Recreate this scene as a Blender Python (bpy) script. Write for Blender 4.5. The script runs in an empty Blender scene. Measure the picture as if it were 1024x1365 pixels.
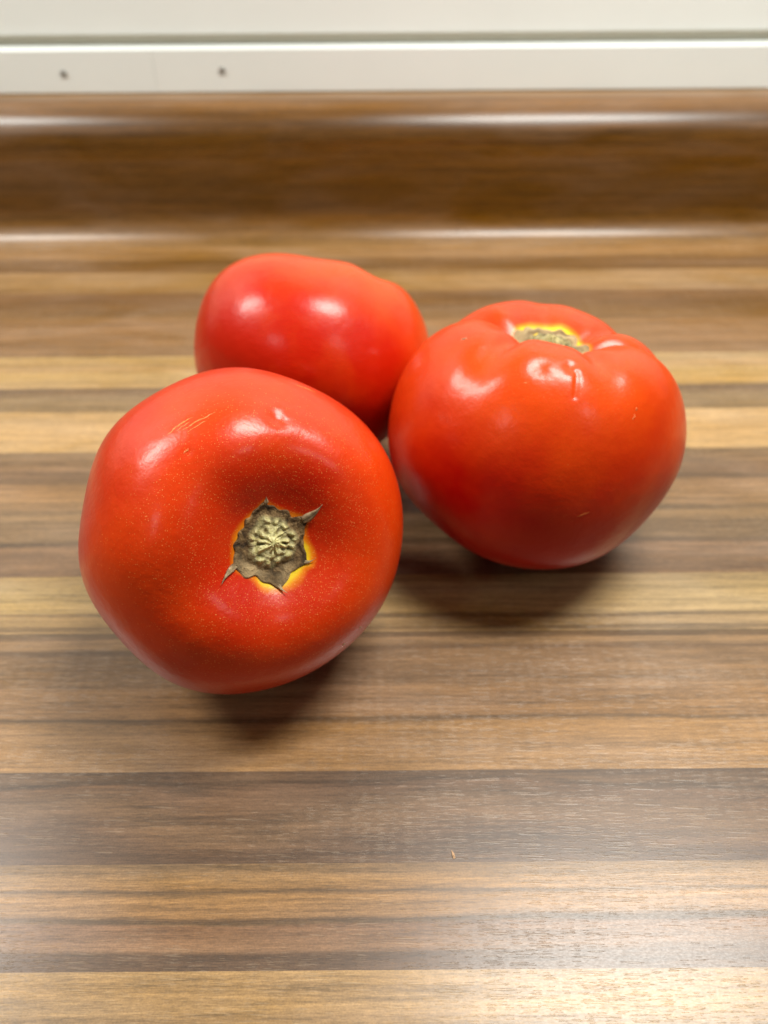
import bpy, bmesh, math, random
import numpy as np
from mathutils import Vector, Matrix

S = bpy.context.scene
R_ = math.radians

# ------------------------------------------------------------------ camera
# >>>CAM
CAM_H, PITCH, ROLL, FPX = 0.166, 42.0, 0.42, 1025.0
# <<<CAM
cd = bpy.data.cameras.new('camera')
cam = bpy.data.objects.new('camera', cd)
S.collection.objects.link(cam)
cd.sensor_fit = 'VERTICAL'
cd.lens = 5.7
cd.sensor_height = 5.7 * 1365.0 / FPX
cd.clip_start, cd.clip_end = 0.005, 50
cam.matrix_world = (Matrix.Translation((0, 0, CAM_H)) @ Matrix.Rotation(R_(90 - PITCH), 4, 'X')
                    @ Matrix.Rotation(R_(-ROLL), 4, 'Z'))
cd.dof.use_dof = True
cd.dof.focus_distance = 0.156
cd.dof.aperture_fstop = 2.5
cd.dof.aperture_blades = 0
S.camera = cam

# ------------------------------------------------------------------ world, lamps, exposure
W = bpy.data.worlds.new('World')
S.world = W
W.use_nodes = True
bg = W.node_tree.nodes['Background']
bg.inputs[0].default_value = (0.97, 1.0, 0.93, 1)
bg.inputs[1].default_value = 0.04


def area(name, loc, target, sx, sy, power, col=(1, 0.975, 0.91), spread=180):
    l = bpy.data.lights.new(name, 'AREA')
    l.shape = 'RECTANGLE'
    l.size, l.size_y = sx, sy
    l.energy = power
    l.color = col
    l.spread = R_(spread)
    o = bpy.data.objects.new(name, l)
    S.collection.objects.link(o)
    o.location = loc
    o.rotation_euler = (Vector(target) - Vector(loc)).to_track_quat('-Z', 'Y').to_euler()
    return o


area('under_cabinet_lamp', (0.19, 0.20, 0.52), (0.19, 0.20, 0), 0.26, 0.10, 3.7)
area('under_cabinet_lamp', (-0.47, 0.24, 0.52), (-0.47, 0.24, 0), 0.28, 0.10, 3.4)
area('ceiling_lamp', (-0.9, -0.9, 1.2), (0, 0.2, 0), 0.20, 0.20, 1.5)
area('ceiling_lamp', (0.9, -0.6, 1.1), (0, 0.2, 0), 0.18, 0.18, 1.2)

S.view_settings.view_transform = 'Standard'
S.view_settings.look = 'None'
S.view_settings.exposure = 0.10
S.view_settings.gamma = 1.0
S.render.engine = 'CYCLES'
S.cycles.use_denoising = True
S.cycles.max_bounces = 8
S.cycles.caustics_reflective = False
S.cycles.caustics_refractive = False


# ------------------------------------------------------------------ helpers
def link(name, me, mat=None, parent=None):
    o = bpy.data.objects.new(name, me)
    S.collection.objects.link(o)
    if mat is not None:
        me.materials.append(mat)
    if parent is not None:
        o.parent = parent
    return o


def tag(o, label=None, cat=None, group=None, kind=None):
    for k, v in (('label', label), ('category', cat), ('group', group), ('kind', kind)):
        if v:
            o[k] = v
    return o


def mesh(name, verts, faces, smooth=True, attrs=None):
    me = bpy.data.meshes.new(name)
    me.from_pydata([tuple(map(float, v)) for v in verts], [], faces)
    me.update()
    if smooth:
        me.polygons.foreach_set('use_smooth', [True] * len(me.polygons))
    for k, arr in (attrs or {}).items():
        a = me.attributes.new(k, 'FLOAT', 'POINT')
        a.data.foreach_set('value', np.asarray(arr, dtype=np.float32))
    return me


def srgb(r, g, b):
    f = lambda c: (c / 255) / 12.92 if c / 255 <= 0.04045 else ((c / 255 + 0.055) / 1.055) ** 2.4
    return (f(r), f(g), f(b), 1.0)


class NT:
    """small node-tree writer"""
    def __init__(self, name):
        self.m = bpy.data.materials.new(name)
        self.m.use_nodes = True
        self.t = self.m.node_tree
        self.t.nodes.clear()
        self.out = self.n('ShaderNodeOutputMaterial')
        self.p = self.n('ShaderNodeBsdfPrincipled')
        self.l(self.p.outputs[0], self.out.inputs[0])

    def n(self, typ, **kw):
        x = self.t.nodes.new(typ)
        for k, v in kw.items():
            setattr(x, k, v)
        return x

    def l(self, a, b):
        self.t.links.new(a, b)

    def put(self, sock, v):
        if hasattr(v, 'is_output'):
            self.l(v, sock)
        else:
            sock.default_value = v

    def math(self, op, a, b=None, c=None, clamp=False):
        x = self.n('ShaderNodeMath', operation=op, use_clamp=clamp)
        self.put(x.inputs[0], a)
        if b is not None:
            self.put(x.inputs[1], b)
        if c is not None:
            self.put(x.inputs[2], c)
        return x.outputs[0]

    def coord(self, scale=(1, 1, 1), loc=(0, 0, 0), vec=None):
        if vec is None:
            vec = self.n('ShaderNodeTexCoord').outputs['Object']
        mp = self.n('ShaderNodeMapping')
        self.l(vec, mp.inputs[0])
        mp.inputs['Scale'].default_value = scale
        mp.inputs['Location'].default_value = loc
        return mp.outputs[0]

    def noise(self, vec, scale=1.0, detail=3.0, rough=0.5, dist=0.0):
        x = self.n('ShaderNodeTexNoise')
        self.l(vec, x.inputs['Vector'])
        x.inputs['Scale'].default_value = scale
        x.inputs['Detail'].default_value = detail
        x.inputs['Roughness'].default_value = rough
        x.inputs['Distortion'].default_value = dist
        return x.outputs[0]

    def attr(self, name):
        x = self.n('ShaderNodeAttribute', attribute_name=name)
        return x.outputs['Fac']

    def ramp(self, fac, stops, interp='LINEAR'):
        x = self.n('ShaderNodeValToRGB')
        x.color_ramp.interpolation = interp
        e = x.color_ramp.elements
        while len(e) > 1:
            e.remove(e[-1])
        for i, (pos, col) in enumerate(stops):
            q = e[0] if i == 0 else e.new(pos)
            q.position = pos
            q.color = col if len(col) == 4 else (*col, 1)
        self.l(fac, x.inputs[0])
        return x.outputs[0]

    def maprange(self, v, a, b, c=0.0, d=1.0, smooth=False):
        x = self.n('ShaderNodeMapRange', interpolation_type='SMOOTHSTEP' if smooth else 'LINEAR')
        self.put(x.inputs[0], v)
        for i, q in enumerate((a, b, c, d)):
            self.put(x.inputs[1 + i], q)
        return x.outputs[0]

    def mix(self, fac, a, b, mode='MIX'):
        x = self.n('ShaderNodeMix', data_type='RGBA', blend_type=mode)
        self.put(x.inputs[0], fac)
        self.put(x.inputs[6], a)
        self.put(x.inputs[7], b)
        return x.outputs[2]

    def bump(self, h, strength, dist, normal=None):
        x = self.n('ShaderNodeBump')
        x.inputs['Strength'].default_value = strength
        x.inputs['Distance'].default_value = dist
        self.l(h, x.inputs['Height'])
        if normal is not None:
            self.l(normal, x.inputs['Normal'])
        return x.outputs[0]


# ------------------------------------------------------------------ worktop
def gy(py):                      # photograph row -> distance on the worktop plane
    return CAM_H / math.tan(R_(PITCH) + math.atan((py - 682.5) / FPX))


XW = 0.85
# cross-section of the laminate: flat, coved into an upstand, rounded over at the top, back to the wall
Y_COVE, R_COVE, R_NOSE = gy(334), 0.0150, 0.0190
H_UP, Y_FACE = 0.0640, gy(334) + 0.0150
Y_WALL = Y_FACE + 0.036


def profile():
    pts = []                                        # (y, z, ny, nz)
    for y in np.linspace(-0.17, Y_COVE, 60):
        pts.append((y, 0, 0, 1))
    for a in np.linspace(0, 90, 22)[1:]:
        pts.append((Y_COVE + R_COVE * math.sin(R_(a)), R_COVE * (1 - math.cos(R_(a))), -math.sin(R_(a)), math.cos(R_(a))))
    for z in np.linspace(R_COVE, H_UP - R_NOSE, 14)[1:]:
        pts.append((Y_FACE, z, -1, 0))
    for a in np.linspace(0, 90, 22)[1:]:
        pts.append((Y_FACE + R_NOSE * (1 - math.cos(R_(a))), H_UP - R_NOSE + R_NOSE * math.sin(R_(a)), -math.cos(R_(a)), math.sin(R_(a))))
    for y in np.linspace(Y_FACE + R_NOSE, Y_WALL, 8)[1:]:
        pts.append((y, H_UP, 0, 1))
    return np.array(pts)


PROF = profile()
ARC = np.concatenate([[0], np.cumsum(np.hypot(np.diff(PROF[:, 0]), np.diff(PROF[:, 1])))]) - 0.17   # arc == y on the flat


def prof_at(s):
    return np.array([np.interp(s, ARC, PROF[:, i]) for i in range(4)])


def wood(name, s0, s1, stops, seed, grain=1.2, wav=0.0022, pores=1.0, rough=0.36, gran=0.5, level=True, fig=5):
    """printed laminate: colour runs across the stave (stops: fraction, sRGB), wavered along the grain"""
    k = NT(name)
    at = k.attr('across')
    tc = k.n('ShaderNodeTexCoord').outputs['Object']
    comb = k.n('ShaderNodeCombineXYZ')
    sx = k.n('ShaderNodeSeparateXYZ')
    k.l(tc, sx.inputs[0])
    k.l(sx.outputs[0], comb.inputs[0])
    k.l(at, comb.inputs[1])
    comb.inputs[2].default_value = seed * 3.17
    v = comb.outputs[0]
    w1 = k.noise(k.coord((fig, 16 if fig < 6 else 40, 1), vec=v), 1, 2, 0.5)
    w2 = k.noise(k.coord((26, 160, 1), (3, 1, 0), vec=v), 1, 3, 0.6)
    off = k.math('ADD', k.math('MULTIPLY', k.math('SUBTRACT', w1, 0.5), wav * 3.2),
                 k.math('MULTIPLY', k.math('SUBTRACT', w2, 0.5), wav * 0.9))
    # keep the outer edges of the stave straight: fade the waver there
    f = k.maprange(at, s0, s1)
    edge = k.math('MULTIPLY', k.math('MULTIPLY', f, k.math('SUBTRACT', 1.0, f)), 6.0, clamp=True)
    f2 = k.math('ADD', f, k.math('DIVIDE', k.math('MULTIPLY', off, edge), abs(s1 - s0)), clamp=True)
    def even(c):                 # the print's staves share one warm hue
        m_, n_ = max(c), min(c)
        s_ = (m_ - n_) / m_
        t_ = (0.435 + (0.35 if level else 0.50) * (s_ - 0.435)) / s_
        return srgb(*[m_ - (m_ - q_) * t_ for q_ in c])
    col = k.ramp(f2, [(p, even(c)) for p, c in stops])
    # long soft figure, then fibre streaks, then hair-fine grain
    g1 = k.noise(k.coord((9, 330, 1), (1, 7, 0), vec=v), 1, 4, 0.62, 0.4)
    g2 = k.noise(k.coord((70, 1500, 1), (5, 2, 0), vec=v), 1, 3, 0.6)
    g3 = k.noise(k.coord((420, 4200, 1), (2, 9, 0), vec=v), 1, 2, 0.5)
    g4 = k.noise(k.coord((14, 45, 1), (8, 3, 0), vec=v), 1, 3, 0.55, 0.8)
    m = k.math('ADD', k.math('MULTIPLY', k.math('SUBTRACT', g1, 0.5), 1.15 * grain),
               k.math('MULTIPLY', k.math('SUBTRACT', g2, 0.5), 1.0 * grain))
    m = k.math('ADD', m, k.math('MULTIPLY', k.math('SUBTRACT', g3, 0.5), 0.75 * grain))
    m = k.math('ADD', m, k.math('MULTIPLY', k.math('SUBTRACT', g4, 0.5), 0.55 * grain))
    val = k.math('ADD', 1.0, m)
    hs = k.n('ShaderNodeHueSaturation')
    k.l(col, hs.inputs['Color'])
    k.l(val, hs.inputs['Value'])
    hs.inputs['Hue'].default_value = 0.496
    k.put(hs.inputs['Saturation'], k.math('SUBTRACT', 1.09, k.math('MULTIPLY', k.math('SUBTRACT', g4, 0.5), 0.6)))
    # embossed pores: short straight dashes pressed into the laminate, their lamp glints painted on as a paler colour
    patch = k.maprange(k.noise(k.coord((14, 70, 1), (4, 5, 0), vec=v), 1, 3), 0.38, 0.64, 0.02, 1, True)

    def dashes(sx, sy, off, rot, dens):
        mp = k.n('ShaderNodeMapping')
        k.l(v, mp.inputs[0])
        mp.inputs['Rotation'].default_value = (0, 0, R_(rot))
        mp.inputs['Location'].default_value = (off, off * 1.7, 0)
        sc = k.n('ShaderNodeVectorMath', operation='MULTIPLY')
        k.l(mp.outputs[0], sc.inputs[0])
        sc.inputs[1].default_value = (sx, sy, 1)
        vo = k.n('ShaderNodeTexVoronoi', voronoi_dimensions='2D', feature='F1')
        k.l(sc.outputs[0], vo.inputs['Vector'])
        vo.inputs['Scale'].default_value = 1
        sp = k.n('ShaderNodeSeparateColor')
        k.l(vo.outputs['Color'], sp.inputs[0])
        size = k.maprange(sp.outputs[1], 0, 1, 0.16, 0.42)
        on = k.math('LESS_THAN', sp.outputs[0], k.math('MULTIPLY', patch, dens))
        d = k.maprange(vo.outputs['Distance'], k.math('MULTIPLY', size, 0.55), size, 1, 0, True)
        return k.math('MULTIPLY', k.math('MULTIPLY', d, on), k.maprange(sp.outputs[2], 0, 1, 0.35, 1))
    pore = k.math('MAXIMUM', dashes(110, 1900, 11, 2.5, 0.35), dashes(190, 2900, 23, -1.0, 0.4))
    pore = k.math('MAXIMUM', pore, dashes(330, 4200, 31, 0.5, 0.6))
    fine = k.noise(k.coord((1500, 3600, 1), vec=v), 1, 2, 0.6)
    speckle = k.noise(k.coord((2600, 3200, 1), (9, 1, 0), vec=v), 1, 1, 0.5)
    val2 = k.math('ADD', 1.0, k.math('MULTIPLY', k.math('SUBTRACT', speckle, 0.5), gran))
    h2 = k.n('ShaderNodeHueSaturation')
    k.l(hs.outputs[0], h2.inputs['Color'])
    k.l(val2, h2.inputs['Value'])
    colf = k.mix(k.math('MULTIPLY', pore, 0.12 * pores), h2.outputs[0], srgb(222, 200, 168))
    k.l(colf, k.p.inputs['Base Color'])
    h = k.math('ADD', k.math('MULTIPLY', pore, 0.8 * pores), k.math('MULTIPLY', fine, 0.14))
    nb = k.bump(h, 0.2, 0.00018)
    k.l(nb, k.p.inputs['Normal'])
    k.put(k.p.inputs['Roughness'], k.maprange(fine, 0.3, 0.7, rough - .03, rough + .05))
    k.p.inputs['Specular IOR Level'].default_value = 0.5
    k.p.inputs['Coat Weight'].default_value = 0.14
    k.p.inputs['Coat Roughness'].default_value = 0.25
    k.l(k.bump(h, 0.12, 0.00018), k.p.inputs['Coat Normal'])
    return k.m


# rows of the photograph where one printed stave ends and the next begins, and the colours across each
# (far edge first).  Colours are the print's own.
STAVES = [
    (334, 361, [(0, (150, 116, 76)), (.45, (146, 110, 68)), (.5, (120, 86, 48)), (1, (122, 88, 50))]),
    (361, 389, [(0, (150, 118, 78)), (.6, (152, 120, 78)), (1, (140, 108, 70))]),
    (389, 473, [(0, (122, 90, 58)), (.2, (116, 86, 55)), (.42, (124, 94, 60)), (.5, (136, 104, 70)), (.8, (132, 100, 66)), (1, (128, 98, 64))]),
    (473, 515, [(0, (166, 140, 98)), (.4, (158, 130, 92)), (.55, (172, 144, 98)), (1, (168, 140, 98))]),
    (515, 547, [(0, (104, 82, 58)), (.25, (112, 90, 64)), (.4, (128, 108, 80)), (1, (126, 106, 78))]),
    (547, 600, [(0, (166, 136, 92)), (.5, (170, 138, 92)), (1, (166, 136, 92))]),
    (600, 766, [(0, (122, 102, 78)), (.2, (120, 98, 76)), (.27, (102, 82, 60)), (.29, (136, 110, 82)), (.48, (140, 114, 84)),
                (.52, (108, 88, 64)), (.57, (136, 112, 82)), (.63, (116, 96, 72)), (.74, (118, 98, 74)), (.77, (94, 76, 56)),
                (.8, (124, 100, 76)), (1, (112, 90, 68))]),
    (766, 842, [(0, (152, 130, 94)), (.25, (152, 132, 96)), (.5, (166, 144, 104)), (.66, (170, 146, 104)), (.72, (120, 98, 66)), (.77, (160, 134, 94)),
                (.89, (150, 124, 84)), (.92, (118, 96, 66)), (1, (150, 124, 86))]),
    (842, 1027, [(0, (106, 84, 56)), (.04, (112, 88, 60)), (.06, (140, 112, 78)), (.1, (138, 110, 76)), (.13, (100, 76, 50)), (.17, (120, 92, 60)),
                 (.4, (126, 98, 66)), (.46, (138, 106, 70)), (.64, (142, 110, 74)), (.655, (104, 80, 52)), (.69, (148, 116, 78)), (1, (152, 120, 82))]),
    (1027, 1150, [(0, (92, 74, 56)), (.1, (100, 80, 60)), (.2, (82, 66, 50)), (.3, (106, 84, 64)), (.5, (98, 79, 60)), (.62, (108, 87, 66)), (.8, (100, 80, 62)), (.9, (88, 70, 54)), (1, (94, 75, 58))]),
    (1150, 1293, [(0, (124, 102, 76)), (.1, (126, 104, 78)), (.2, (152, 122, 86)), (.28, (150, 120, 86)), (.31, (104, 86, 66)), (.36, (150, 120, 86)),
                  (.53, (140, 112, 82)), (.57, (92, 74, 56)), (.6, (96, 78, 58)), (.63, (128, 102, 80)), (.82, (126, 102, 80)), (.87, (88, 71, 56)), (1, (92, 74, 58))]),
    (1293, 1480, [(0, (154, 128, 92)), (.12, (160, 132, 94)), (.3, (158, 131, 94)), (.36, (146, 120, 86)), (.42, (158, 131, 94)), (1, (152, 126, 90))]),
]
S_END = ARC[-1]
spans = []
for a, b, st in STAVES:
    spans.append((gy(a) if a != 334 else Y_COVE + 0.004, gy(b), st))
spans.append((gy(1480), -0.17, [(0, (108, 88, 70)), (.5, (112, 90, 72)), (1, (104, 84, 66))]))
up = [(0, (128, 96, 60)), (1, (128, 96, 60))]
spans = [(S_END, S_END - 0.022, [(0, (140, 110, 74)), (.7, (136, 104, 68)), (1, (104, 72, 40))]),  # upstand staves: lit lip and shaded face worked into the print's browns
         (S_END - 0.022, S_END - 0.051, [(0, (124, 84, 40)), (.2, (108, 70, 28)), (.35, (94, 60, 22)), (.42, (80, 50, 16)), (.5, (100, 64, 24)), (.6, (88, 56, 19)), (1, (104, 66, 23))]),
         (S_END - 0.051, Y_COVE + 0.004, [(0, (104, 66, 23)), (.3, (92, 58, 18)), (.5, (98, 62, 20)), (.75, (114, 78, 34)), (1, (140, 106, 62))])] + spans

worktop = bpy.data.objects.new('worktop', None)
S.collection.objects.link(worktop)
tag(worktop, 'brown wood print laminate worktop with coved upstand', 'worktop', kind='structure')


def stave(i, s_far, s_near, stops):
    n = max(3, int(abs(s_far - s_near) / 0.0012))
    ss = np.linspace(s_far, s_near, n)
    P = prof_at(ss)
    T = 0.0012
    xs = np.linspace(-XW, XW, 3)
    verts, across = [], []
    for depth in (0.0, T):
        for j in range(n):
            for x in xs:
                verts.append((x, P[0, j] - P[2, j] * depth, P[1, j] - P[3, j] * depth))
                across.append(ss[j])
    nx = len(xs)
    idx = lambda d, j, q: d * n * nx + j * nx + q
    faces = []
    for j in range(n - 1):
        for q in range(nx - 1):
            faces.append((idx(0, j + 1, q), idx(0, j + 1, q + 1), idx(0, j, q + 1), idx(0, j, q)))
            faces.append((idx(1, j, q), idx(1, j, q + 1), idx(1, j + 1, q + 1), idx(1, j + 1, q)))
    for j, fl in ((0, False), (n - 1, True)):          # end faces keep their own corners, so the shading stays crisp
        b0 = len(verts)
        for d in (0, 1):
            for q in range(nx):
                verts.append(verts[idx(d, j, q)])
                across.append(ss[j])
        for q in range(nx - 1):
            f = (b0 + q, b0 + q + 1, b0 + nx + q + 1, b0 + nx + q)
            faces.append(f[::-1] if fl else f)
    me = mesh('stave', verts, faces, True, {'across': across})
    # keep shading flat across the thin ends
    m = wood('laminate_%d' % i, s_far, s_near, stops, i + 1, wav=0.008 if i == 12 else 0.0022, rough=0.32 if i < 3 else 0.34, pores=0.0 if i < 3 else 1.0, gran=0.1 if i < 3 else 0.65, level=i > 2, fig=17 if i == 12 else 5)
    o = link('stave', me, m, worktop)
    return o


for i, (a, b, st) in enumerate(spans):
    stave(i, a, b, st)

# chipboard core under the laminate
core_m = NT('chipboard')
core_m.l(core_m.ramp(core_m.noise(core_m.coord(), 300, 3), [(0.3, srgb(120, 92, 60)), (0.7, srgb(176, 146, 104))]), core_m.p.inputs[0])
core_m.p.inputs['Roughness'].default_value = 0.9
sel = [p for p in PROF]
poly = [(y - ny * 0.0016, z - nz * 0.0016) for y, z, ny, nz in sel] + [(Y_WALL, -0.038), (-0.17, -0.038)]
vs = [(x, y, z) for x in (-XW, XW) for y, z in poly]
n = len(poly)
fs = [tuple(range(n))[::1], tuple(range(2 * n - 1, n - 1, -1))]
fs += [(i, i + n, (i + 1) % n + n, (i + 1) % n) for i in range(n)]
link('core', mesh('core', vs, fs, False), core_m.m, worktop)


# ------------------------------------------------------------------ wall and trim
def paint(name, col, rough, bump=0.12):
    k = NT(name)
    nz = k.noise(k.coord((1, 1, 1)), 22, 4, 0.55)
    k.l(k.mix(nz, srgb(*[c - 7 for c in col]), srgb(*col)), k.p.inputs[0])
    k.put(k.p.inputs['Roughness'], rough)
    k.l(k.bump(k.noise(k.coord(), 420, 3, 0.5), bump, 0.0006), k.p.inputs['Normal'])
    return k.m


white_m = paint('white_trim_paint', (236, 242, 239), 0.30)
panel_m = paint('white_panel_paint', (236, 242, 239), 0.38)
gap_m = paint('gap_shade_paint', (212, 205, 188), 0.7)  # darker than the panel: part of the recess's shade is in this colour


def extrude_x(name, poly, x0, x1, mat, parent=None, bevel=0.0, seg=2):
    bm = bmesh.new()
    a = [bm.verts.new((x0, y, z)) for y, z in poly]
    b = [bm.verts.new((x1, y, z)) for y, z in poly]
    m = len(poly)
    bm.faces.new(a)
    bm.faces.new(b[::-1])
    for i in range(m):
        bm.faces.new((a[i], b[i], b[(i + 1) % m], a[(i + 1) % m]))
    bmesh.ops.recalc_face_normals(bm, faces=bm.faces)
    if bevel:
        bmesh.ops.bevel(bm, geom=list(bm.edges), offset=bevel, segments=seg, profile=0.5, affect='EDGES')
    me = bpy.data.meshes.new(name)
    bm.to_mesh(me)
    bm.free()
    return link(name, me, mat, parent)


YT = Y_WALL - 0.008                # front of the trim
Z0, Z1 = H_UP + 0.0004, H_UP + 0.0200
trim = bpy.data.objects.new('trim_strip', None)
S.collection.objects.link(trim)
trim.location = (0, 0, 0)
tag(trim, 'white painted trim strip with two small screw heads along the top of the brown upstand', 'trim')
poly = [(YT, Z0), (YT, Z1 - 0.0009), (YT + 0.0010, Z1), (Y_WALL, Z1), (Y_WALL, Z0)]
XJ = -0.1122
extrude_x('board', poly, -XW, XJ - 0.00005, white_m, trim, 0.0002)
extrude_x('board', poly, XJ + 0.00005, XW, white_m, trim, 0.0002)
# the wall above: a panel whose lower edge stands off from the trim with a shallow recess between them
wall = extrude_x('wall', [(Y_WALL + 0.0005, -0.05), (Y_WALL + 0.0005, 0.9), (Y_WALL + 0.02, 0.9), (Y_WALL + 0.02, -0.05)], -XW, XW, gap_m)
tag(wall, 'plain wall behind the worktop', 'wall', kind='structure')
panel = extrude_x('wall_panel', [(Y_WALL - 0.0034, Z1 + 0.0046), (Y_WALL - 0.0034, 0.62), (Y_WALL, 0.62), (Y_WALL, Z1 + 0.0046)],
                  -XW, XW, panel_m, None, 0.0006)
tag(panel, 'smooth white wall panel above the trim strip and shadow gap', 'wall panel')

steel = NT('dull_steel')
steel.l(steel.ramp(steel.noise(steel.coord(), 900, 3), [(0.3, (0.2, 0.205, 0.19, 1)), (0.7, (0.5, 0.5, 0.46, 1))]), steel.p.inputs[0])
steel.p.inputs['Metallic'].default_value = 0.6
steel.p.inputs['Roughness'].default_value = 0.45


def screw(x, z):
    bm = bmesh.new()
    prof = [(0, 0.0003), (0.0006, 0.0003), (0.0008, 0.0006), (0.0013, 0.0007), (0.0016, 0.0003), (0.0017, -0.0006)]
    N = 20
    rings = []
    for r, h in prof:
        if r == 0:
            rings.append([bm.verts.new((x, YT - h, z))])
        else:
            rings.append([bm.verts.new((x + r * math.cos(2 * math.pi * k / N), YT - h, z + r * math.sin(2 * math.pi * k / N))) for k in range(N)])
    for a, b in zip(rings, rings[1:]):
        for k in range(N):
            if len(a) == 1:
                bm.faces.new((a[0], b[k], b[(k + 1) % N]))
            else:
                bm.faces.new((a[k], b[k], b[(k + 1) % N], a[(k + 1) % N]))
    bmesh.ops.recalc_face_normals(bm, faces=bm.faces)
    me = bpy.data.meshes.new('screw_head')
    bm.to_mesh(me)
    bm.free()
    return link('screw_head', me, steel.m, trim)


def wall_point(px, py):
    """photograph pixel -> (x, z) on the trim's front plane"""
    d = Vector(((px - 512) / FPX, -(py - 682.5) / FPX, -1))
    d = (cam.matrix_world.to_3x3() @ d)
    s = YT / d.y
    return d.x * s, CAM_H + d.z * s


for px, py in ((85, 98), (296, 94)):
    screw(*wall_point(px, py))


# ------------------------------------------------------------------ tomatoes
# >>>TOM
def spline(cp, tt):
    """natural cubic through the profile control points, mirrored at both poles"""
    cp = np.array(cp, float)
    ext = np.vstack([cp[3:0:-1] * [-1, 1], cp, cp[-2:-5:-1] * [-1, 1]])
    s = np.concatenate([[0], np.cumsum(np.hypot(*np.diff(ext, axis=0).T))])
    m = len(s)
    A = np.zeros((m, m))
    B = np.zeros((m, 2))
    A[0, 0] = A[-1, -1] = 1
    h = np.diff(s)
    for i in range(1, m - 1):
        A[i, i - 1], A[i, i], A[i, i + 1] = h[i - 1], 2 * (h[i - 1] + h[i]), h[i]
        B[i] = 6 * ((ext[i + 1] - ext[i]) / h[i] - (ext[i] - ext[i - 1]) / h[i - 1])
    M = np.linalg.solve(A, B)
    a, b = s[3], s[-4]
    q = a + (b - a) * np.asarray(tt)
    i = np.clip(np.searchsorted(s, q) - 1, 0, m - 2)
    d0, d1 = (s[i + 1] - q), (q - s[i])
    hh = h[i]
    o = [(M[i, k] * d0 ** 3 + M[i + 1, k] * d1 ** 3) / (6 * hh) + (ext[i, k] / hh - M[i, k] * hh / 6) * d0
         + (ext[i + 1, k] / hh - M[i + 1, k] * hh / 6) * d1 for k in (0, 1)]
    return o


def wrap(a):
    return (a + np.pi) % (2 * np.pi) - np.pi


TOMATOES = {
    'front': dict(
        R=0.0385, xy=(-0.034, 0.118), axis=(0.215, -0.170, 0.96), spin=0.0,
        cp=[(0, .61), (.10, .61), (.19, .622), (.28, .667), (.40, .729), (.55, .745), (.72, .66), (.90, .42), (1.0, .08), (.965, -.28), (.80, -.58), (.52, -.76), (.22, -.80), (0, -.79)],
        furrows=[(math.radians(198), .03, .34), (math.radians(70), .03, .40), (math.radians(-25), .02, .40), (math.radians(-95), .015, .35), (math.radians(130), .02, .35)], body=.25,
        blobs=[(.2516, 1.37, -.020, .055), (.2560, 1.305, .012, .022), (.2460, 1.33, .007, .018), (.2450, 2.16, -.006, .03)], warp=[]),
    'right': dict(
        R=0.041, xy=(0.047, 0.176), axis=(0.06, 0.93, 0.36), spin=0.0,
        cp=[(0, .575), (.10, .575), (.18, .59), (.27, .645), (.38, .717), (.52, .75), (.70, .69), (.90, .44), (1.0, .08), (.96, -.28), (.80, -.58), (.52, -.74), (.22, -.77), (0, -.76)],
        furrows=[(math.radians(166), .115, .23), (math.radians(40), .05, .18), (math.radians(8), .10, .20), (math.radians(-60), .045, .17), (math.radians(-120), .065, .17), (math.radians(100), .02, .2)], body=.30,
        blobs=[(.2640, -1.62, -.011, .065), (.2620, -1.57, .004, .030), (.2470, -1.38, -.014, .045), (.2500, -1.335, .005, .030)]
              + [(.258 + .005 * k, -1.330 - .0016 * k, -.0055, .016) for k in range(12)], warp=[]),
    'back': dict(
        R=0.039, xy=(-0.028, 0.235), axis=(0.45, 0.75, -0.48), spin=0.0,
        cp=[(0, .52), (.10, .52), (.18, .55), (.27, .63), (.38, .715), (.52, .75), (.70, .69), (.90, .44), (1.0, .08), (.96, -.28), (.80, -.58), (.52, -.76), (.22, -.80), (0, -.79)],
        furrows=[(math.radians(-60), .10, .25), (math.radians(40), .08, .25), (math.radians(160), .08, .25)],
        blobs=[], warp=[]),
}


def view_frame(xy, z):
    """unit vectors right, up, towards the camera at a place (world space)"""
    a = np.array([0 - xy[0], 0 - xy[1], CAM_H - z])
    a /= np.linalg.norm(a)
    r = np.cross([0, 0, 1.0], a)
    r /= np.linalg.norm(r)
    u = np.cross(a, r)
    return r, u, a


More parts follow.
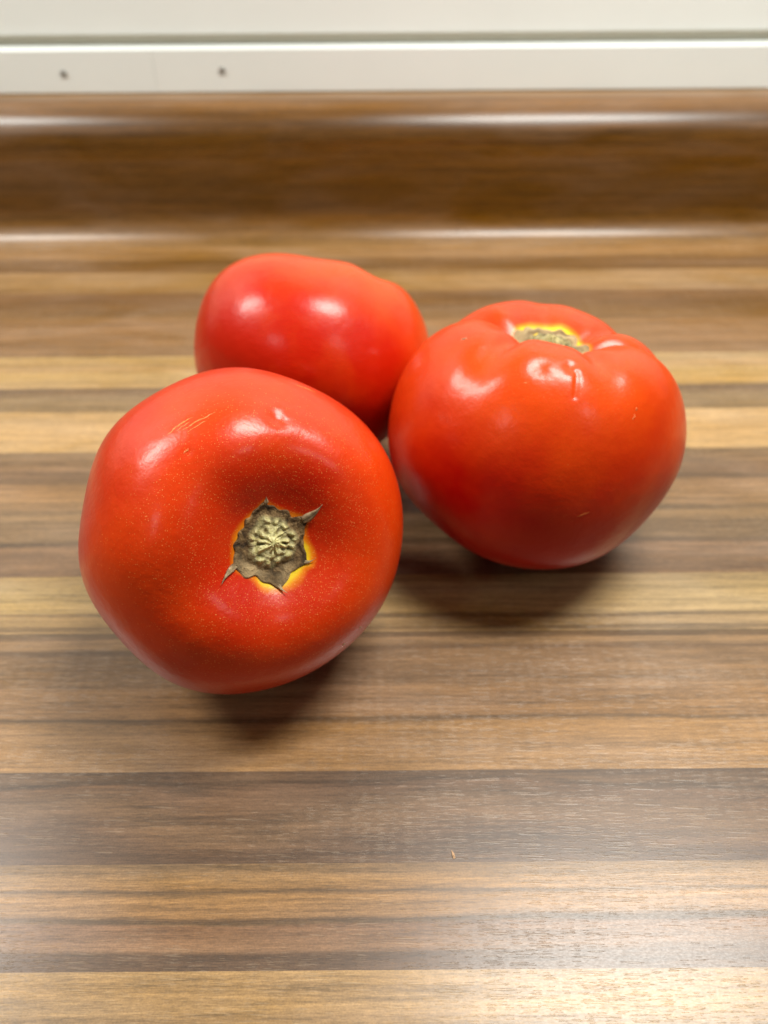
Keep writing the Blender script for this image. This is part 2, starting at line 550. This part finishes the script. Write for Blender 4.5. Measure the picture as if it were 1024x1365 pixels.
def tomato_surface(T, t, phi, raw=False):
    """points of a tomato's skin about its own middle: t 0 (stem) .. 1 (blossom end), phi round the stem"""
    t, phi = np.broadcast_arrays(np.asarray(t, float), np.asarray(phi, float))
    r, z = spline(T['cp'], t)
    f = np.zeros_like(r)
    for p, a, w in T['furrows']:
        f = f + a * np.exp(-(wrap(phi - p) / w) ** 2)
    sh = np.exp(-((t - .20) / .13) ** 2)
    mid = np.exp(-((t - .42) / .16) ** 2)
    low = np.exp(-((t - .9) / .12) ** 2)
    z = z - f * sh * 1.1 * (1 - np.exp(-(r / .22) ** 2))
    r = r * (1 - f * T.get('body', 1.0) * (0.42 * mid + 0.2 * low) + .10 * f * sh)
    x, y = r * np.cos(phi), r * np.sin(phi)
    P = np.stack([x, y, z], -1)
    D = P / np.linalg.norm(P, axis=-1, keepdims=True)
    sc = np.ones_like(r)
    rng = np.random.RandomState(T.get('seed', 3))
    for k in range(9):                                   # gentle unevenness
        c = rng.normal(size=3)
        c /= np.linalg.norm(c)
        sc = sc + rng.uniform(-.022, .022) * np.exp((D @ c - 1) / rng.uniform(.05, .2))
    P = P * sc[..., None]
    for (bt, bp, amp, sig) in T['blobs']:                # local pits (-) and warts (+)
        rr, zz = spline(T['cp'], np.array([bt]))
        c = np.array([rr[0] * math.cos(bp), rr[0] * math.sin(bp), zz[0]])
        d = np.linalg.norm(P - c, axis=-1)
        P = P + D * (amp * np.exp(-(d / sig) ** 2))[..., None]
    P = P * T['R']
    rv, uv, av = view_frame(T['xy'], T['R'] * .8)
    n = T['axis'][0] * rv + T['axis'][1] * uv + T['axis'][2] * av
    n = n / np.linalg.norm(n)
    e1 = rv - n * (rv @ n)
    e1 /= np.linalg.norm(e1)
    e2 = np.cross(n, e1)
    c, s = math.cos(T['spin']), math.sin(T['spin'])
    e1, e2 = c * e1 + s * e2, c * e2 - s * e1
    P = P[..., 0:1] * e1 + P[..., 1:2] * e2 + P[..., 2:3] * n
    if T['warp'] and not raw:                            # the fruit's own lopsided outline
        q = P - (P @ av)[..., None] * av
        qx, qy = q @ rv, q @ uv
        ang = np.arctan2(qy, qx)
        rho = np.clip(np.hypot(qx, qy) / T['R'], 0, 1)
        g = T['warp'][0] * np.ones_like(ang)
        for k in range(1, (len(T['warp']) - 1) // 2 + 1):
            g = g + T['warp'][2 * k - 1] * np.cos(k * ang) + T['warp'][2 * k] * np.sin(k * ang)
        P = P + q * (g * rho * rho * (3 - 2 * rho))[..., None]
    return P
# <<<TOM
# >>>WARP
WARP = {
    'front': {'R': 0.038236, 'xy': (-0.033641, 0.135523), 'warp': [0.0, 0.0, 0.0, -0.00224, 0.00916, 0.00759, -0.00416, 0.00221, 0.00013, -0.0038, -0.00036, 0.00113, 0.0065, -0.00448, -0.00415, 0.00246, 0.00125]},
    'right': {'R': 0.040948, 'xy': (0.042277, 0.178779), 'warp': [0.0, 0.0, 0.0, -0.00978, -0.00493, -0.00735, -0.00318, 0.02333, 0.00968, -0.00086, 0.00303, -0.00487, 0.00169, 0.00348, -0.00367, -0.00115, -0.0004]},
    'back': {'R': 0.03626, 'xy': (-0.02379, 0.219938), 'warp': [0.0, 0.0, 0.0, 0.06337, -0.00732, 0.02466, 0.02133, -0.0211, 0.00417, -0.00387, -0.00527, 0.00213, -0.00148, 0.00265, 0.00088, 0.00282, -0.00017]},
}
# <<<WARP
for k_, w_ in WARP.items():
    TOMATOES[k_].update(w_)


def skin_material(name, base, orange, speck, seed, mott=1.0, hollow=0.9):
    k = NT(name)
    tc = k.n('ShaderNodeTexCoord').outputs['Object']
    st = k.attr('stem')                                  # 0 at the stem, 1 at the blossom end
    big = k.noise(k.coord((1, 1, 1), (seed, seed * 2, 0)), 38, 3, 0.55, 0.3)
    med = k.noise(k.coord((1, 1, 1), (0, seed, 3)), 160, 3, 0.6)
    fac = k.math('ADD', k.math('MULTIPLY', k.math('MULTIPLY', k.maprange(st, 0.28, 0.62, 1.0, 0.0, True), k.maprange(st, 0.10, 0.27, hollow, 1.0, True)), 0.85),
                 k.math('MULTIPLY', k.math('SUBTRACT', big, 0.45), 1.15 * mott))
    fac = k.math('ADD', fac, k.math('MULTIPLY', k.math('SUBTRACT', med, 0.5), 0.35), clamp=True)
    col = k.mix(fac, base, orange)
    # yellow shoulder left round the stem scar
    edge = k.noise(k.coord((1, 1, 1), (5, seed, 1)), 220, 2)
    ye = k.attr('halo')
    ye2 = k.math('ADD', ye, k.math('MULTIPLY', k.math('SUBTRACT', edge, 0.5), 0.35))
    col = k.mix(k.maprange(ye2, 0.25, 0.75, 0, 1, True), col, (0.80, 0.22, 0.006, 1))
    col = k.mix(k.maprange(ye2, 0.62, 1.0, 0, 1, True), col, (0.88, 0.60, 0.02, 1))
    # golden specks, crowding towards the stem
    vo = k.n('ShaderNodeTexVoronoi', feature='F1')
    k.l(k.coord((1, 1, 1), (0.3, 0.1, seed)), vo.inputs['Vector'])
    vo.inputs['Scale'].default_value = 2700
    vo.inputs['Randomness'].default_value = 1.0
    rnd = k.n('ShaderNodeSeparateColor')
    k.l(vo.outputs['Color'], rnd.inputs[0])
    dens = k.maprange(st, 0.10, 0.40, 1.15, 0.0, True)
    dens = k.math('ADD', dens, k.math('MULTIPLY', k.math('SUBTRACT', big, 0.5), 0.6))
    on = k.math('LESS_THAN', rnd.outputs[0], dens)
    size = k.maprange(k.math('POWER', rnd.outputs[1], 2.0), 0, 1, 0.17, 0.44)
    dot = k.math('MULTIPLY', k.maprange(vo.outputs['Distance'], k.math('MULTIPLY', size, 0.5), size, 1, 0, True), on)
    dot = k.math('MULTIPLY', dot, k.maprange(rnd.outputs[2], 0, 1, 0.35, 1.0))
    col = k.mix(k.math('MULTIPLY', dot, speck), col, (0.95, 0.36, 0.09, 1))
    k.l(col, k.p.inputs['Base Color'])
    k.p.inputs['Roughness'].default_value = 0.40
    k.p.inputs['Specular IOR Level'].default_value = 0.13
    k.p.inputs['Coat Weight'].default_value = 0.55
    k.p.inputs['Coat Roughness'].default_value = 0.24
    k.p.inputs['Coat IOR'].default_value = 1.42
    k.p.inputs['Subsurface Weight'].default_value = 0.08
    k.p.inputs['Subsurface Radius'].default_value = (1.0, 0.22, 0.08)
    k.p.inputs['Subsurface Scale'].default_value = 0.004
    hb = k.noise(k.coord((1, 1, 1), (2, 2, seed)), 260, 3, 0.55)
    hf = k.noise(k.coord((1, 1, 1), (2, 7, seed)), 1500, 2, 0.5)
    h = k.math('ADD', hb, k.math('MULTIPLY', hf, 0.12))
    h = k.math('ADD', h, k.math('MULTIPLY', dot, 0.08))
    nb = k.bump(h, 0.28, 0.0007)
    k.l(nb, k.p.inputs['Normal'])
    k.l(k.bump(h, 0.16, 0.0007), k.p.inputs['Coat Normal'])
    return k.m


cork_m = NT('dried_cork')
_c = cork_m.coord()
_n1 = cork_m.noise(_c, 420, 5, 0.65, 0.6)
_n2 = cork_m.noise(_c, 1600, 3, 0.6)
_pale = cork_m.attr('pale')
_col = cork_m.ramp(_n1, [(0.33, (0.018, 0.009, 0.003, 1)), (0.48, (0.09, 0.047, 0.014, 1)), (0.68, (0.32, 0.20, 0.08, 1))])
_col = cork_m.mix(_pale, _col, (0.56, 0.41, 0.21, 1))
_col = cork_m.mix(cork_m.attr('core'), _col, cork_m.ramp(_n2, [(0.3, (0.58, 0.52, 0.17, 1)), (0.7, (0.93, 0.87, 0.48, 1))]))
cork_m.l(_col, cork_m.p.inputs[0])
cork_m.p.inputs['Roughness'].default_value = 0.85
cork_m.l(cork_m.bump(cork_m.math('ADD', _n1, _n2), 0.9, 0.0005), cork_m.p.inputs['Normal'])

husk_m = NT('dry_sepal')
husk_m.l(husk_m.ramp(husk_m.noise(husk_m.coord((1, 1, 1)), 700, 4, 0.6), [(0.3, (0.14, 0.085, 0.035, 1)), (0.7, (0.55, 0.42, 0.24, 1))]), husk_m.p.inputs[0])
husk_m.p.inputs['Roughness'].default_value = 0.8

scar_m = NT('healed_scar')
scar_m.l(scar_m.ramp(scar_m.noise(scar_m.coord(), 2600, 3), [(0.3, (0.72, 0.10, 0.012, 1)), (0.75, (0.86, 0.34, 0.08, 1))]), scar_m.p.inputs[0])
scar_m.p.inputs['Roughness'].default_value = 0.5

NT_T, NT_P = 260, 420


def build_tomato(key, label, mat, star, halo_r):
    T = TOMATOES[key]
    tt = np.concatenate([[0.0], np.linspace(0.004, 0.5, 170), np.linspace(0.505, 0.996, 90), [1.0]])
    ph = np.linspace(-np.pi, np.pi, NT_P, endpoint=False)
    G = tomato_surface(T, tt[1:-1, None], ph[None, :])
    p0 = tomato_surface(T, np.array([1e-4]), np.array([0.0]))[0]
    p1 = tomato_surface(T, np.array([1 - 1e-4]), np.array([0.0]))[0]
    V = np.vstack([p0[None], G.reshape(-1, 3), p1[None]])
    zmin = V[:, 2].min()
    nr = len(tt) - 2
    F = []
    ix = lambda i, j: 1 + i * NT_P + j % NT_P
    for j in range(NT_P):
        F.append((0, ix(0, j), ix(0, j + 1)))
        F.append((len(V) - 1, ix(nr - 1, j + 1), ix(nr - 1, j)))
    for i in range(nr - 1):
        for j in range(NT_P):
            F.append((ix(i, j), ix(i + 1, j), ix(i + 1, j + 1), ix(i, j + 1)))
    tg = np.broadcast_to(tt[1:-1, None], (nr, NT_P))
    rad = star_radius(star, ph, False)
    wgt = star['halo'][0] + np.zeros(NT_P) + sum(m * np.exp(-(wrap(ph - a) / w) ** 2) for a, w, m in star['halo'][1])
    d = (tg - rad[None, :])
    hl = np.clip(1 - d / (halo_r * wgt[None, :]), 0, 1) * np.clip(wgt[None, :] * 1.1, 0, 1)
    stem = np.concatenate([[0], tg.ravel(), [1]])
    halo = np.concatenate([[1], hl.ravel(), [0]])
    base = np.array([T['xy'][0], T['xy'][1], -zmin])
    me = mesh('tomato', V - [0, 0, zmin], F, True, {'stem': stem, 'halo': halo})
    o = link('tomato', me, mat)
    o.location = (T['xy'][0], T['xy'][1], 0.0003)
    tag(o, label, 'tomato', 'tomatoes on the worktop')
    return o, T, zmin


def star_radius(star, ph, ragged=True):
    """outline of the stem scar, as skin coordinate t: a ragged star"""
    r = np.full_like(ph, star['r']) - star.get('shift', 0) * np.cos(ph - math.radians(55))
    for a, amp, w in star['tips']:
        r = r + amp * np.exp(-np.abs(wrap(ph - a)) / w)
    rng = np.random.RandomState(5)
    for k in range(5, 24 if ragged else 5):
        r = r + star['r'] * .016 * rng.normal() * np.cos(k * ph + rng.uniform(0, 6.28)) * (8.0 / k) ** .5
    return r


def surf_n(T, t, p):
    e = 2e-3
    a = tomato_surface(T, t, p)
    dt = tomato_surface(T, t + e, p) - tomato_surface(T, t - e, p)
    dp = tomato_surface(T, t, p + e) - tomato_surface(T, t, p - e)
    n = np.cross(dt, dp)
    n /= np.maximum(np.linalg.norm(n, axis=-1, keepdims=True), 1e-12)
    return a, n


def build_scar(o, T, zmin, star):
    NR, NP = 46, 220
    rho = np.linspace(0.03, 1.0, NR)
    ph = np.linspace(-np.pi, np.pi, NP, endpoint=False)
    rad = star_radius(star, ph)
    t = np.clip(rho[:, None] * rad[None, :], 0.004, .4)
    P, Nn = surf_n(T, t, np.broadcast_to(ph, t.shape))
    Rr = np.broadcast_to(rho[:, None], t.shape)
    Pp = np.broadcast_to(ph[None, :], t.shape)
    rng = np.random.RandomState(11)
    h = np.zeros_like(t)
    for k in range(26):                                   # crusty relief
        a, b = rng.randint(2, 15), rng.uniform(3, 26)
        h += rng.normal() * .16 * np.cos(a * Pp + b * Rr + rng.uniform(0, 6.28)) / (1 + a * .10)
    co = star['core'] * (1 + .07 * np.cos(3 * Pp + 1) + .05 * np.cos(7 * Pp))
    core = np.clip((co - t) / (co * .20), 0, 1)
    q = np.clip(t / co, 0, 1)
    wobp = Pp + .10 * np.sin(4 * Pp + 1) + .25 * (q - .5) * np.sin(2 * Pp)
    amp = .75 + .35 * np.cos(2 * Pp + .7) + .3 * np.cos(5 * Pp + 2)
    pet1 = amp * np.clip(np.cos(11 * wobp + .5 * np.sin(3 * Pp)) * 1.25 + .25, -1, 1) * np.exp(-((q - .46) / .17) ** 2)       # inner ring of petals
    pet2 = (1.5 - amp) * np.clip(np.cos(14 * wobp + 1.2 + .8 * np.sin(2 * Pp)) * 1.2 + .1, -1, 1) * np.exp(-((q - .80) / .14) ** 2)   # outer, rougher ring
    hub = np.exp(-(q / .27) ** 2)
    gapr = np.exp(-((q - .64) / .06) ** 2)
    rim = np.exp(-((t - co * 1.08) / (co * .12)) ** 2)
    ridges = pet1 + .75 * pet2 + .45 * h * np.exp(-((q - .75) / .3) ** 2)
    lump = star.get('lump', 1.0)
    H = (0.00026 * h * lump * np.clip((1 - Rr) * 6, 0, 1) + 0.00025 * (1 - Rr) ** .5
         + core * (0.0007 * lump + 0.00040 * ridges + 0.0009 * hub - .0003 * gapr) - 0.0002 * rim * (1 if lump == 1 else 0) + 0.00035)
    H = np.where(Rr > .985, -0.0002, H)
    V = P + Nn * H[..., None]
    c, cn = surf_n(T, np.array([.004]), np.array([0.0]))
    V = np.vstack([(V[0].mean(0) + cn[0] * 0.0002)[None], V.reshape(-1, 3)]) - [0, 0, zmin]
    ix = lambda i, j: 1 + i * NP + j % NP
    F = [(0, ix(0, j), ix(0, j + 1)) for j in range(NP)]
    for i in range(NR - 1):
        for j in range(NP):
            F.append((ix(i, j), ix(i + 1, j), ix(i + 1, j + 1), ix(i, j + 1)))
    pale = np.zeros_like(t)
    for a, w, m in star['pale']:
        pale = np.maximum(pale, m * np.exp(-(wrap(Pp - a) / w) ** 2) * np.clip((Rr - .5) * 4, 0, 1))
    pale = np.clip(pale * (0.75 + .5 * h), 0, 1)
    cc = np.clip(core * star.get('fresh', 1.0) * (0.60 + .42 * pet1 + .30 * pet2 + .9 * hub - .18 * gapr + .35 * h), 0, 1)
    me = mesh('stem_scar', V, F, True, {'pale': np.concatenate([[0], pale.ravel()]), 'core': np.concatenate([[1], cc.ravel()])})
    return link('stem_scar', me, cork_m.m, o)


def build_sepal(parent, T, zmin, ang, t0, t1, w, lift, curl):
    """a dried sepal tip: a tapering, folded blade lying on the skin"""
    N = 14
    V = []
    for i in range(N):
        f = i / (N - 1)
        t = t0 + (t1 - t0) * f
        a = ang + curl * f * f
        c, n = surf_n(T, np.array([t]), np.array([a]))
        c2, _ = surf_n(T, np.array([t + .004]), np.array([a]))
        fw = (c2[0] - c[0])
        fw /= np.linalg.norm(fw)
        n = n[0]
        sd = np.cross(n, fw)
        wd = w * (1 - f ** 1.5) * (0.75 + .25 * math.sin(5 * f)) + 0.00005
        hgt = 0.00025 + lift * f ** 1.4
        m = c[0] + n * hgt
        V += [m - sd * wd - n * wd * .15, m - sd * wd * .4 + n * wd * .5, m + n * wd * .12, m + sd * wd * .45 + n * wd * .6, m + sd * wd,
              m - n * wd * .35]
    F = []
    for i in range(N - 1):
        for k in range(6):
            F.append((i * 6 + k, i * 6 + (k + 1) % 6, (i + 1) * 6 + (k + 1) % 6, (i + 1) * 6 + k))
    F.append(tuple(range(5, -1, -1)))
    F.append(tuple((N - 1) * 6 + k for k in range(6)))
    return link('sepal', mesh('sepal', np.array(V) - [0, 0, zmin], F), husk_m.m, parent)


def build_scratch(o, T, zmin, a, b, w, h, mat, seed=0, name='scar'):
    """raised, healed scratch lying on the skin between two skin coordinates"""
    N = 26
    rng = np.random.RandomState(seed)
    t = np.linspace(a[0], b[0], N)
    p = np.linspace(a[1], b[1], N)
    C, n = surf_n(T, t, p)
    fw = np.gradient(C, axis=0)
    fw /= np.linalg.norm(fw, axis=1, keepdims=True)
    sd = np.cross(n, fw)
    wob = np.convolve(rng.normal(size=N + 4), np.ones(5) / 5, 'valid') * w * 1.3
    f = np.linspace(0, 1, N)
    wd = w * np.sin(np.pi * f) ** .5 * (0.6 + .8 * rng.rand(N)) + 1e-5
    C = C + sd * wob[:, None]
    V = []
    for i in range(N):
        V += [C[i] - sd[i] * wd[i] - n[i] * .00004, C[i] + n[i] * (h * (.5 + .8 * rng.rand()) * math.sin(math.pi * f[i]) + .00002), C[i] + sd[i] * wd[i] - n[i] * .00004]
    F = []
    for i in range(N - 1):
        for k in range(2):
            F.append((i * 3 + k, i * 3 + k + 1, i * 3 + 4 + k, i * 3 + 3 + k))
    return link(name, mesh(name, np.array(V) - [0, 0, zmin], F), mat, o)


D2 = math.radians
STAR_F = dict(r=.063, shift=.009, core=.051, tips=[(D2(92), .027, .34), (D2(25), .030, .26), (D2(-160), .022, .28), (D2(-92), .020, .32), (D2(-42), .015, .30)],
              pale=[(D2(-135), .45, .9), (D2(-75), .3, .55)], halo=(.50, [(D2(-70), .30, .7), (D2(-30), .28, .65), (D2(-110), .25, .5), (D2(160), .4, .15)]))
STAR_R = dict(r=.086, core=.06, lump=3.2, fresh=.45, tips=[(D2(80), .014, .4), (D2(10), .014, .35), (D2(150), .012, .35), (D2(-130), .012, .35), (D2(-60), .012, .35)],
              pale=[(D2(90), 2.2, .85), (D2(-90), 2.0, .7)], halo=(.6, [(D2(90), .9, .5)]))
STAR_B = dict(r=.085, core=.05, tips=[(D2(80 + 72 * i), .03, .27) for i in range(5)], pale=[(D2(-60), .6, .6)], halo=(.7, []))

m_front = skin_material('tomato_skin_front', (0.47, 0.002, 0.001, 1), (0.72, 0.050, 0.002, 1), 0.62, 1.7, 1.0, 0.6)
m_right = skin_material('tomato_skin_right', (0.45, 0.002, 0.001, 1), (0.74, 0.064, 0.002, 1), 0.22, 4.3)
m_back = skin_material('tomato_skin_back', (0.54, 0.014, 0.001, 1), (0.73, 0.085, 0.006, 1), 0.08, 7.9)

o1, T1, z1 = build_tomato('front', 'speckled red tomato nearest the camera, its open star shaped stem scar facing forward', m_front, STAR_F, .035)
s1 = build_scar(o1, T1, z1, STAR_F)
for a, t0, t1, w, lf, cu in ((24, .072, .124, .0011, .0008, .10), (-160, .084, .132, .0008, .0005, .08), (90, .076, .092, .0006, .0002, 0),
                             (-92, .084, .106, .0005, .0006, .12), (-42, .076, .094, .0005, .0005, .2)):
    build_sepal(s1, T1, z1, D2(a), t0, t1, w, lf, cu)
o2, T2, z2 = build_tomato('right', 'ribbed orange red tomato on the right, standing upright with stem cavity on top', m_right, STAR_R, .030)
s2 = build_scar(o2, T2, z2, STAR_R)
o3, T3, z3 = build_tomato('back', 'smooth red tomato at the back, half hidden behind the other two', m_back, STAR_B, .05)
s3 = build_scar(o3, T3, z3, STAR_B)

SC = (((.2830, 2.0735), (.2810, 1.808), .00022, .00016), ((.2751, 2.0595), (.2732, 1.892), .00014, .0001), ((.3007, 2.164), (.3007, 1.955), .00022, .00016),
      ((.2930, 2.10), (.2925, 1.99), .00016, .0001), ((.2476, 2.1852), (.2450, 2.130), .00024, .00016), ((.3831, 1.166), (.3871, 1.012), .00012, .00008))
for q, (a, b, w, h) in enumerate(SC):
    build_scratch(o1, T1, z1, a, b, w, h, scar_m.m, q)
SC2 = (((.3282, -.8657), (.3340, -.885), .0002, .00012), ((.3400, -.895), (.3517, -.9146), .0002, .00012), ((.5501, -1.2147), (.5403, -1.138), .00014, .0001),
       ((.3020, -1.72), (.3000, -1.69), .00016, .0001))
for q, (a, b, w, h) in enumerate(SC2):
    build_scratch(o2, T2, z2, a, b, w, h, scar_m.m, 20 + q)
build_scratch(o2, T2, z2, (.2535, -2.4993), (.2430, -2.455), .0003, .0004, husk_m.m, 31, 'skin_flake')
dot_m = NT('pale_speck')
dot_m.p.inputs['Base Color'].default_value = (0.75, 0.48, 0.28, 1)
dot_m.p.inputs['Roughness'].default_value = 0.6
for q, (t_, p_, w) in enumerate(((.2908, -1.124, .00045), (.2849, -.9425, .0002))):
    build_scratch(o1, T1, z1, (t_ - .0015, p_ + .012), (t_ + .0015, p_ - .012), w, .0002, dot_m.m, 40 + q, 'pale_speck')


def nick():
    """tiny pale chip caught in the laminate in front of the tomatoes"""
    X, Y = (601 - 512) / FPX * math.hypot(gy(1146), CAM_H) * math.cos(math.atan((1146 - 682.5) / FPX)), gy(1146)
    V = [(0, 0, .0001), (.0005, .0002, .0001), (.0003, .0011, .0002), (-.0003, .0019, .0002), (-.0002, .0008, .0003), (.0001, .0006, .0006)]
    F = [(0, 1, 5), (1, 2, 5), (2, 3, 5), (3, 4, 5), (4, 0, 5), (0, 4, 3, 2, 1)]
    o = link('crumb', mesh('crumb', V, F, False), dot_m.m)
    o.location = (X, Y, 0)
    tag(o, 'tiny pale crumb on the dark stave in front of the tomatoes', 'crumb')


nick()
